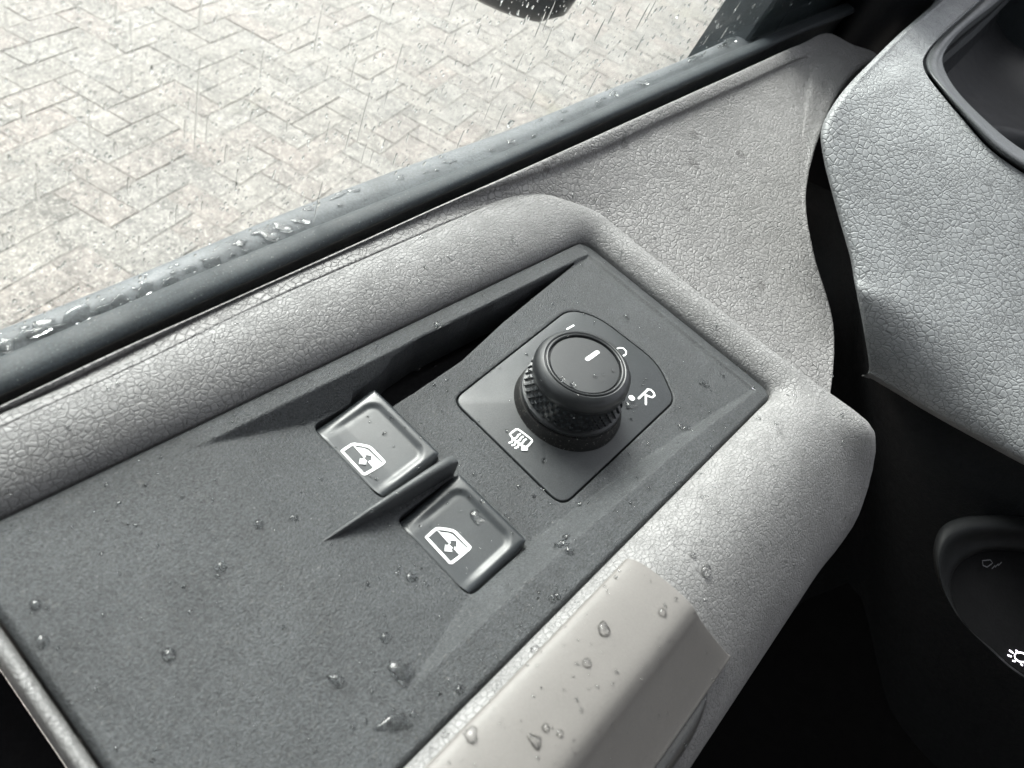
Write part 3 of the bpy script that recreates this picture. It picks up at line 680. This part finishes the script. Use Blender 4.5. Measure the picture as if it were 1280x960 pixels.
def symz(pts, w, closed=False): ribbon(mb, [at_s(a, b, zp, 30)[:2] for a, b in pts], w, zp, closed, up)
symz([(1266, 820), (1269, 816), (1276, 817), (1282, 821), (1284, 826), (1280, 829), (1272, 828), (1267, 824)], .07, True)
for a, b, c, d in ((1260, 814, 1264, 817), (1268, 814, 1271, 817), (1258, 820, 1262, 821.5), (1264, 827, 1267, 827.5), (1274, 831, 1276, 832.5)): symz([(a, b), (c, d)], .08)
mb.build("light_symbol", m_lamp, bez, smooth=False)
mb = MB(); symz([(1226, 702), (1236, 701), (1239, 705), (1232, 710), (1227, 708)], .05, True)
for k in range(3): symz([(1238 + 4 * k, 712 - 2 * k), (1242 + 4 * k, 708 - 2 * k)], .04)
mb.build("fog_light_symbol", m_dim, bez, smooth=False)

# ================================================================= cab body: pillar, footwell, roof
cab = root("van_cab", (60., -60., -178.), "dark van cab shell with pillar trim and unlit footwell around the dashboard and door", "van cab")
# front pillar rising beside the dashboard end
pb = at(1083, 42, 4.) ; rows = []
for z in (-25., 4., 30., 75.):
    cxy = np.array([pb[0] + 3.5, pb[1] + 1.2]) + np.array([.06, -.1]) * (z - 4); r = []
    for k in range(20):
        a = 2 * math.pi * k / 20; r.append((cxy[0] + 4.6 * math.cos(a), cxy[1] + 3.6 * math.sin(a), z))
    r.append(r[0]); rows.append(r)
V, Fc = loft(rows, 1, 3); mesh("pillar_trim", V, Fc, m_pillar, cab, sharp=None)
mb = MB(); mb.box((118., -60., -8.), (3., 200., 60.)); mb.build("windscreen_cowl", m_frame, cab, smooth=False)
mb = MB(); mb.box((20., -75., -104.), (230., 170., 2.)); mb.build("cab_floor", m_black, cab, smooth=False)
mb = MB(); mb.box((72., -40., -50.), (2., 110., 100.)); mb.build("footwell_wall", m_black, cab, smooth=False)

m_head = plastic("grey headliner", (.2, .2, .2), .8, 900., .0002, .1, .2)
m_wall = plastic("dark cab trim", (.05, .05, .05), .7, 900., .0002, .1, .2)
mb = MB(); mb.box((-40., -95., 122.), (190., 240., 2.)); mb.build("headliner", m_head, cab, smooth=False)  # unseen roof and walls, put in so daylight enters only by the windows
mb = MB(); mb.box((-136., -95., 8.), (2., 240., 226.)); mb.build("rear_wall", m_wall, cab, smooth=False)
mb = MB(); mb.box((-14., -214., -35.), (240., 2., 140.)); mb.box((-14., -214., 100.), (240., 2., 42.)); mb.build("passenger_door", m_wall, cab, smooth=False)  # unseen; raised sill narrows the opening to cut light from this side
mb = MB(); mb.box((-30., 16., 99.), (200., 3., 44.)); mb.build("upper_door_frame", m_wall, cab, smooth=False)
mb = MB(); mb.box((-98., 20., 30.), (74., 3., 180.)); mb.build("side_pillar", m_wall, cab, smooth=False)
# seat beside the door, below and behind the view
mb = MB(); mb.box((-55., -45., -60.), (70., 70., 20.)); mb.box((-95., -45., -10.), (18., 66., 100.)); mb.build("driver_seat", m_wall, cab, smooth=False)
# ================================================================= pavement
GZ = -180.
m_brick, nt, b, out = newmat("weathered paving brick")
oi = N(nt, "ShaderNodeObjectInfo"); geo = N(nt, "ShaderNodeNewGeometry")
rnd = math_(nt, 'FRACT', math_(nt, 'ADD', oi.outputs['Random'], geo.outputs['Random Per Island']))
basec = N(nt, "ShaderNodeValToRGB"); cr_ = basec.color_ramp
for p_, c_ in ((0., (.185, .17, .152)), (.3, (.2, .185, .167)), (.55, (.197, .168, .15)), (.8, (.185, .174, .16)), (1., (.203, .19, .172))):
    if p_ in (0., 1.): e = cr_.elements[0 if p_ == 0 else -1]
    else: e = cr_.elements.new(p_)
    e.color = (*c_, 1); e.position = p_
nt.links.new(rnd, basec.inputs[0])
tc = N(nt, "ShaderNodeNewGeometry"); v = tc.outputs['Position']
g1_ = noise_(nt, v, 60., 6., .75); g2_ = noise_(nt, v, 6., 5., .6); g3_ = noise_(nt, v, 160., 3., .7)
c = mixc(nt, 1., basec.outputs[0], ramp(nt, g1_, [(.3, .4), (.5, .92), (.7, 1.5)]), 'MULTIPLY')
c = mixc(nt, 1., c, ramp(nt, g2_, [(.3, .62), (.7, 1.2)]), 'MULTIPLY'); c = mixc(nt, 1., c, ramp(nt, noise_(nt, v, 28., 5., .8), [(.36, .55), (.5, 1.), (.64, 1.25)]), 'MULTIPLY')
c = mixc(nt, ramp(nt, g3_, [(.56, 0.), (.63, .85)]), c, (.5, .475, .43))  # pale gravel flecks; also stand for bright raindrop glints, painted into the brick
c = mixc(nt, ramp(nt, noise_(nt, v, 110., 3., .7), [(.34, .7), (.45, 0.)]), c, (.1, .095, .085))
c = mixc(nt, ramp(nt, noise_(nt, v, 1.6, 5., .7), [(.62, 0.), (.75, .5)]), c, (.2, .19, .13))
nt.links.new(c, b.inputs['Base Color']); b.inputs['Roughness'].default_value = .55
bump(nt, b, math_(nt, 'ADD', g1_, g3_), 1., .004)
m_sand, nt, b, out = newmat("joint sand"); v = N(nt, "ShaderNodeNewGeometry").outputs['Position']
nt.links.new(mixc(nt, noise_(nt, v, 90., 5., .7), (.15, .14, .127), (.25, .235, .215)), b.inputs['Base Color']); b.inputs['Roughness'].default_value = .8
E_ = 6000.
ground = mesh("pavement", [(-E_, -E_, GZ - .4), (E_, -E_, GZ - .4), (E_, E_, GZ - .4), (-E_, E_, GZ - .4)], [(0, 1, 2, 3)], m_sand, None, smooth=False)
ground['kind'] = 'structure'
BL, BW = .2 / U, .1 / U
def brick_mesh(seed):
    r = random.Random(seed); g = .12; a, b_ = BL / 2 - g, BW / 2 - g; bv_ = .3
    V = []
    for sx, sy in ((-1, -1), (1, -1), (1, 1), (-1, 1)): V.append((sx * a, sy * b_, -3.))
    for sx, sy in ((-1, -1), (1, -1), (1, 1), (-1, 1)): V.append((sx * a + r.uniform(-.2, .2), sy * b_ + r.uniform(-.2, .2), -bv_ * r.uniform(.8, 1.6)))
    for sx, sy in ((-1, -1), (1, -1), (1, 1), (-1, 1)): V.append((sx * (a - bv_) + r.uniform(-.2, .2), sy * (b_ - bv_) + r.uniform(-.2, .2), r.uniform(-.12, .05)))
    Fc = [(8, 9, 10, 11)]
    for k in (0, 4): Fc += [(k + i, k + (i + 1) % 4, k + 4 + (i + 1) % 4, k + 4 + i) for i in range(4)]
    return V, Fc
variants = []
for s in range(8):
    V, Fc = brick_mesh(s); me = bpy.data.meshes.new("brick"); me.from_pydata((np.array(V) * U).tolist(), [], Fc); me.materials.append(m_brick); variants.append((me, V, Fc))
ang = math.radians(17.3); ca, sa = math.cos(ang), math.sin(ang)
def proj(p):
    c = RW.T @ (np.array(p) - EYE)
    return (c[0] / c[2] * F + CX, c[1] / c[2] * F + CY) if c[2] > 1 else (-1e4, -1e4)
places = []
for i in range(-130, 190):
    for j in range(-100, 100):
        # 90-degree herringbone lattice: one flat and one upright brick per cell
        for kind in (0, 1):
            bx = (i + 0) * BW + j * BW; by = (j - i) * BW
            # lattice vectors (1,1) and (2,-2) in brick widths
            lx_ = i * BW + 2 * j * BW; ly_ = i * BW - 2 * j * BW
            if kind == 0: qx, qy, rr = lx_ + BW, ly_ + BW / 2, 0.
            else: qx, qy, rr = lx_ + BW / 2, ly_ + 2 * BW, math.pi / 2
            wx, wy = qx * ca - qy * sa, qx * sa + qy * ca
            if wy < 40 or wy > 900 or wx < -250 or wx > 1400: continue
            u_, v_ = proj((wx, wy, GZ))
            inpic = -30 < u_ < 985 and -25 < v_ < Gl(min(max(u_, -300), 1090)) + 22
            near = -420 < u_ < 1500 and -420 < v_ < 900
            if inpic or near: places.append((np.linalg.norm([wx, wy, GZ - 22]), inpic, wx, wy, rr + ang))
vis = sorted([p for p in places if p[1]], key=lambda p: p[0]); rest = [p for p in places if not p[1]]
if len(vis) > 298: rest += vis[298:]; vis = vis[:298]
def jit(): return random.uniform(-.25, .1), random.uniform(-.012, .012), random.uniform(-.008, .008), random.uniform(-.012, .012)
for _, _, wx, wy, rr in vis:
    me = random.choice(variants)[0]; o = bpy.data.objects.new("brick", me); COL.objects.link(o); o.parent = ground
    dz, tx, ty, tr = jit(); o.location = Vector((wx * U, wy * U, (GZ + dz) * U)); o.rotation_euler = (tx, ty, rr + tr)
mb = MB()
for _, _, wx, wy, rr in rest:
    _, V, Fc = random.choice(variants); dz, tx, ty, tr = jit(); Rz = np.array((Matrix.Rotation(rr + tr, 3, 'Z') @ Matrix.Rotation(tx, 3, 'X')))
    mb.add(np.array(V) @ Rz.T + [wx, wy, GZ + dz], Fc)
o = mb.build("paving_bricks", m_brick, ground, smooth=False); o['kind'] = 'stuff'
print("bricks", len(vis), len(rest))

# ================================================================= rain
bpy.context.view_layer.update()
def bvh_of(objs):
    Vs = []; Fs = []
    for o in objs:
        b = len(Vs); mw = o.matrix_world; Vs += [mw @ v.co for v in o.data.vertices]; Fs += [tuple(i + b for i in p.vertices) for p in o.data.polygons]
    return BVHTree.FromPolygons(Vs, Fs)
inner = bvh_of([o for o in bpy.data.objects if o.type == 'MESH' and (o.parent == door or (o.parent and o.parent.parent == door)) and o.name.split('.')[0] not in ('window_glass', 'window_frame', 'exterior_mirror', 'mirror_arm', 'outer_window_seal')] + [dash_o])
def hit(pxx, pyy, tree=inner):
    d = Vector(RW @ np.array([pxx - CX, pyy - CY, F])).normalized(); r = tree.ray_cast(Vector(EYE * U), d)
    return (None, None, 0) if r[0] is None else (np.array(r[0]) / U, np.array(r[1]), r[3] / U)
def drop_geo(c, n, r, irr=.12, hgt=.55, seed=0, el=1., eldir=None, k=22, rings=6, lobes=0):
    rd = random.Random(seed); n = Vector(n).normalized()
    if n.dot(Vector(EYE) - Vector(c)) < 0: n = -n
    t = Vector(eldir) if eldir is not None else Vector((rd.uniform(-1, 1), rd.uniform(-1, 1), rd.uniform(-1, 1)))
    t = (t - n * t.dot(n)).normalized(); b = n.cross(t)
    ph = [rd.uniform(0, 6.28) for _ in range(6)]; am = [irr / (q + 1) * rd.uniform(.5, 1.2) for q in range(6)]
    V = []; c = Vector(c)
    def rad(a):
        s = 1 + sum(am[q] * math.sin((q + 1) * a + ph[q]) for q in range(6))
        if lobes: s *= 1 + .45 * max(0, math.cos(lobes * a / 2 + ph[0])) ** 3 - .2
        return s
    prof = [(.93, -.04), (1., .02)] + [(math.cos(t_) ** .8, .02 + hgt * math.sin(t_)) for t_ in np.linspace(.22, 1.35, rings - 2)]
    for pr, pz in prof:
        for i in range(k):
            a = 2 * math.pi * i / k; s = 1 + (rad(a) - 1) * min(1, pr * 1.1)
            V.append(c + t * (math.cos(a) * pr * s * r * el) + b * (math.sin(a) * pr * s * r) + n * pz * r)
    Fc = gridfaces(len(prof), k, True); Fc.append(tuple((len(prof) - 1) * k + i for i in range(k))); Fc.append(tuple(range(k))[::-1])
    return [tuple(x) for x in V], Fc
big = [ # px, py, radius px, kind, label
 (44, 756, 6, 0, "P"), (52, 801, 7, 0, "P"), (276, 708, 7, 0, "P"), (211, 819, 7.5, 0, "P"), (323, 655, 6, 0, "P"), (513, 721, 8, 1, "P"), (532, 730, 4.5, 0, "P"), (481, 797, 7, 0, "P"),
 (421, 851, 9, 1, "angular clear raindrop on the broad black panel below the switches"), (506, 839, 15, 2, "large splayed raindrop at the near end of the sunken switch area"), (490, 902, 13, 2, "large ragged raindrop near the lower edge of the black panel"),
 (515, 892, 4.5, 0, "P"), (574, 862, 5.5, 0, "P"), (703, 681, 9, 1, "largest of the three raindrops on the sloped rim beside the second switch"), (712, 689, 6, 1, "P"), (708, 671, 5, 0, "P"), (690, 747, 6, 0, "P"), (697, 745, 4.5, 0, "P"),
 (881, 480, 6, 1, "P"), (787, 507, 7, 1, "round raindrop touching the knob base beside the letter R"), (547, 407, 5.5, 0, "P"), (499, 709, 3.6, 0, "P"), (497, 716, 3.6, 0, "P"), (368, 647, 5, 1, "P"),
 (596, 648, 9, 2, "flattened wet blotch on the window switch nearer the handle"), (703, 474, 4, 0, "K"), (716, 481, 4.5, 0, "K"),
 (828, 766, 5.5, 0, "H"), (755, 788, 9, 1, "angular raindrop on the upper part of the warm grey handle cover"), (733, 829, 6, 0, "H"), (669, 813, 6.5, 0, "H"), (589, 919, 9, 1, "widest raindrop on the warm grey handle cover"), (669, 925, 8, 1, "H"), (682, 909, 5, 0, "H"), (700, 917, 4.5, 0, "H"), (557, 919, 4.5, 0, "H"),
 (883, 713, 8, 1, "raindrop on the grey armrest vinyl above the handle cover"), (866, 694, 4, 0, "A"), (850, 533, 4, 0, "P"), (680, 576, 4, 0, "P"), (783, 396, 4, 0, "P"), (858, 535, 5, 1, "P")]
shared = {"P": ("small clear raindrop standing on the black plastic panel", "raindrops on the black panel"), "K": ("tiny raindrop on the flat top of the mirror knob", "raindrops on the knob"), "H": ("clear raindrop on the warm grey grab handle cover", "raindrops on the handle cover"), "A": ("tiny raindrop on the grey armrest vinyl", "raindrops on the armrest vinyl")}
own = {(44, 756): 'round raindrop nearest the left rear edge of the black panel', (52, 801): 'raindrop just below the first one by the left rear edge of the black panel', (276, 708): 'lone round raindrop on the broad black panel left of the divider fin', (211, 819): 'plump raindrop midway along the lower left of the broad black panel', (323, 655): 'small raindrop just left of the pointed tip of the divider fin', (513, 721): 'bright bulging raindrop below the left corner of the handle-side window switch', (532, 730): 'tiny raindrop just right of the bulging one below the handle-side switch', (481, 797): 'round raindrop at the start of the sloped chamfer, above the large splayed drop', (515, 892): 'small raindrop just right of the ragged drop near the lower panel edge', (574, 862): 'raindrop on the lower rim of the panel beside the handle cover', (712, 689): 'middle raindrop of the cluster on the sloped rim beside the second switch', (708, 671): 'uppermost small raindrop of the cluster on the sloped rim', (690, 747): 'raindrop on the outer rim by the top corner of the handle cover', (881, 480): 'triangular raindrop on the panel between the R marking and the panel corner', (547, 407): 'raindrop on the upper rim above the dark finger slot', (368, 647): 'raindrop just left of the divider fin tip on the open panel', (703, 474): 'left tiny raindrop on the flat top of the mirror knob', (716, 481): 'right tiny raindrop on the flat top of the mirror knob', (828, 766): 'round raindrop near the front corner of the warm grey handle cover', (733, 829): 'round raindrop in the middle of the warm grey handle cover', (669, 813): 'raindrop near the panel-side edge of the handle cover', (669, 925): 'faceted raindrop low on the handle cover beside two smaller ones', (682, 909): 'small raindrop just above the faceted one on the handle cover', (700, 917): 'small raindrop just right of the faceted one on the handle cover', (557, 919): 'small raindrop beside the widest one on the handle cover', (866, 694): 'tiny raindrop on the grey armrest vinyl above the larger one', (680, 576): 'small raindrop on the plate below the heated mirror symbol', (783, 396): 'small raindrop on the panel above the fold marking', (499, 709): 'upper of two tiny raindrops left of the bulging one', (497, 716): 'lower of two tiny raindrops left of the bulging one', (850, 533): 'tiny raindrop on the front chamfer of the panel', (858, 535): 'larger raindrop on the front chamfer of the panel', (697, 745): "smaller raindrop touching the one by the handle cover's top corner"}
for i, (a, b2, r, kd_, lab) in enumerate(big):
    c, n, d = hit(a, b2)
    if c is None: continue
    rw = r * d / F * .95
    V, Fc = drop_geo(c, n, rw, (.1, .3, .42)[kd_], (.75, .6, .4)[kd_], i + 3, (1., 1.15, 1.25)[kd_], lobes=(0, 3, 5)[kd_], k=(22, 26, 36)[kd_])
    V = np.array(V); me = bpy.data.meshes.new("raindrop"); me.from_pydata(((V - c) * U).tolist(), [], Fc); me.materials.append(m_film if a + b2 > 1450 and a > 540 else m_water); me.polygons.foreach_set('use_smooth', [True] * len(me.polygons))
    o = bpy.data.objects.new("raindrop", me); COL.objects.link(o); o.location = Vector(c * U); o['category'] = 'raindrop'
    if lab in shared: o['label'], o['group'] = shared[lab]
    else: o['label'] = lab
    if (a, b2) in own: o['label'] = own[(a, b2)]
    o['group'] = 'raindrops'
mb = MB(); k = 0
rd = random.Random(11)
while k < 720:
    a, b2 = rd.uniform(0, 1060), rd.uniform(230, 960); c, n, d = hit(a, b2)
    if c is None or c[2] < -3.5 or b2 < lipy(a) + 10: continue
    if a < 450 and rd.random() < .65: continue
    r = rd.choice([.9, 1.1, 1.3, 1.5, 1.7, 2.1, 2.7]) * (.75 if a > 720 and b2 < 450 else 1.)
    V, Fc = drop_geo(c, n, r * d / F, .12, .65, k, rd.uniform(1., 1.3), k=10, rings=5); mb.add(V, Fc); k += 1
o = mb.build("rain_spatter", m_water, None, sharp=None); o['kind'] = 'stuff'; o['label'] = "fine rain spatter over the black panel, handle cover and grey vinyl"; o['category'] = "rain spatter"
# on the outside of the glass
def on_glass(pxx, pyy, side=.47):
    d = RW @ np.array([pxx - CX, pyy - CY, F]); # plane: y - gb0 x - gb1 - .12 +.1(z-3) = side
    A = d[1] - gb[0] * d[0] + .1 * d[2]; B = EYE[1] - gb[0] * EYE[0] - gb[1] - .12 + .1 * (EYE[2] - 3) - side
    t = -B / A; p = EYE + d * t; return p, t * np.linalg.norm(d)
vdir = np.array([0., -.1, 1.]); vdir /= np.linalg.norm(vdir)
mb = MB(); rd = random.Random(5)
streaks = [(405, 0, 62, 1.3), (252, 0, 38, 2.), (330, 63, 30, 1.6), (250, 72, 120, 1.4), (110, 130, 52, 1.3), (464, 110, 70, 1.5), (505, 52, 38, 1.3), (476, 28, 20, 1.5), (403, 230, 62, 1.6), (492, 4, 14, 2.2), (446, 70, 34, 1.3), (260, 145, 35, 1.5), (125, 240, 30, 1.2), (634, 130, 36, 1.4), (568, 0, 20, 1.6), (695, 0, 34, 1.4), (682, 15, 30, 1.5), (770, 10, 18, 1.5), (812, 5, 30, 1.3), (655, 66, 22, 1.5), (620, 95, 16, 1.6), (748, 92, 30, 1.4), (232, 150, 25, 1.5), (413, 150, 30, 1.3), (1000, 20, 35, 1.2), (985, 15, 28, 1.2), (1018, 8, 30, 1.2), (640, 150, 10, 5.)]
for _ in range(240):
    a = rd.uniform(0, 1010); b2 = rd.uniform(-10, 380)
    if b2 > Gl(a) - 8: continue
    streaks.append((a, b2, rd.choice([5, 7, 9, 12, 18, 26]), rd.uniform(1., 2.1)))
for j, (a, b2, L, w) in enumerate(streaks):
    p, d = on_glass(a, b2); s = d / F; hl = L * s / 2 * 1.1
    V, Fc = drop_geo(p - vdir * hl, nG, w * s * 1.0, .12, .45, j, hl / (w * s * 1.0), vdir, k=14, rings=5)
    # drop_geo turns the dome to the viewer; keep it on the rainy side
    V = np.array(V); dd = (V - p) @ nG; V = V - 2 * np.outer(dd, nG) ; mb.add(V, [f[::-1] for f in Fc])
o = mb.build("rain_streaks", m_water, None, sharp=None); o['kind'] = 'stuff'; o['label'] = "thin vertical rain streaks on the side window glass"; o['category'] = "rain streaks"
mb = MB()
for j in range(5200):
    a = rd.uniform(-10, 1040); b2 = rd.uniform(-10, 430)
    if b2 > Gl(min(a, 1090)) + 10: continue
    p, d = on_glass(a, b2); s = d / F; r = rd.choice([.5, .6, .7, .8, .9, 1.1, 1.4, 2.]) * s
    V, Fc = drop_geo(p, nG, r, .15, .6, j, rd.uniform(1., 1.8), vdir, k=6, rings=4)
    V = np.array(V); dd = (V - p) @ nG; V = V - 2 * np.outer(dd, nG); mb.add(V, [f[::-1] for f in Fc])
o = mb.build("rain_mist", m_water, None, sharp=None, orient=False); o['kind'] = 'stuff'; o['label'] = "fine rain speckle over the whole side window glass"; o['category'] = "rain speckle"
# water lying on the outer window rubber
ot = bvh_of([outer]); mb = MB()
pud = [(60, 408, 17), (95, 398, 20), (35, 420, 12), (75, 412, 12), (125, 388, 10), (150, 375, 12), (185, 360, 13), (210, 352, 11), (235, 338, 9), (262, 326, 13), (300, 302, 10), (330, 290, 19), (350, 283, 14), (372, 276, 12), (385, 262, 8), (425, 245, 10), (440, 238, 9), (6, 428, 12), (560, 203, 9), (640, 176, 7), (770, 118, 7), (800, 105, 9), (870, 74, 12), (915, 50, 14), (940, 44, 12), (500, 222, 7)]
for _ in range(60):
    a = rd.uniform(0, 960); pud.append((a, rd.uniform(Gl(a), Ol(a)), rd.uniform(1.5, 5)))
for j, (a, b2, r) in enumerate(pud):
    c, n, d = hit(a, min(max(b2, Gl(a) + 4), Ol(a) - 3), ot)
    if c is None: continue
    V, Fc = drop_geo(c, n, r * d / F * .52, .45, .16 if r > 6 else .4, j, 1.9, (1., .03, .02), k=26, rings=5, lobes=4 if r > 8 else 0); mb.add(V, Fc)
o = mb.build("rain_puddles", m_water, None, sharp=None); o['kind'] = 'stuff'; o['label'] = "small rain puddles lying along the outer window rubber"; o['category'] = "rain puddles"
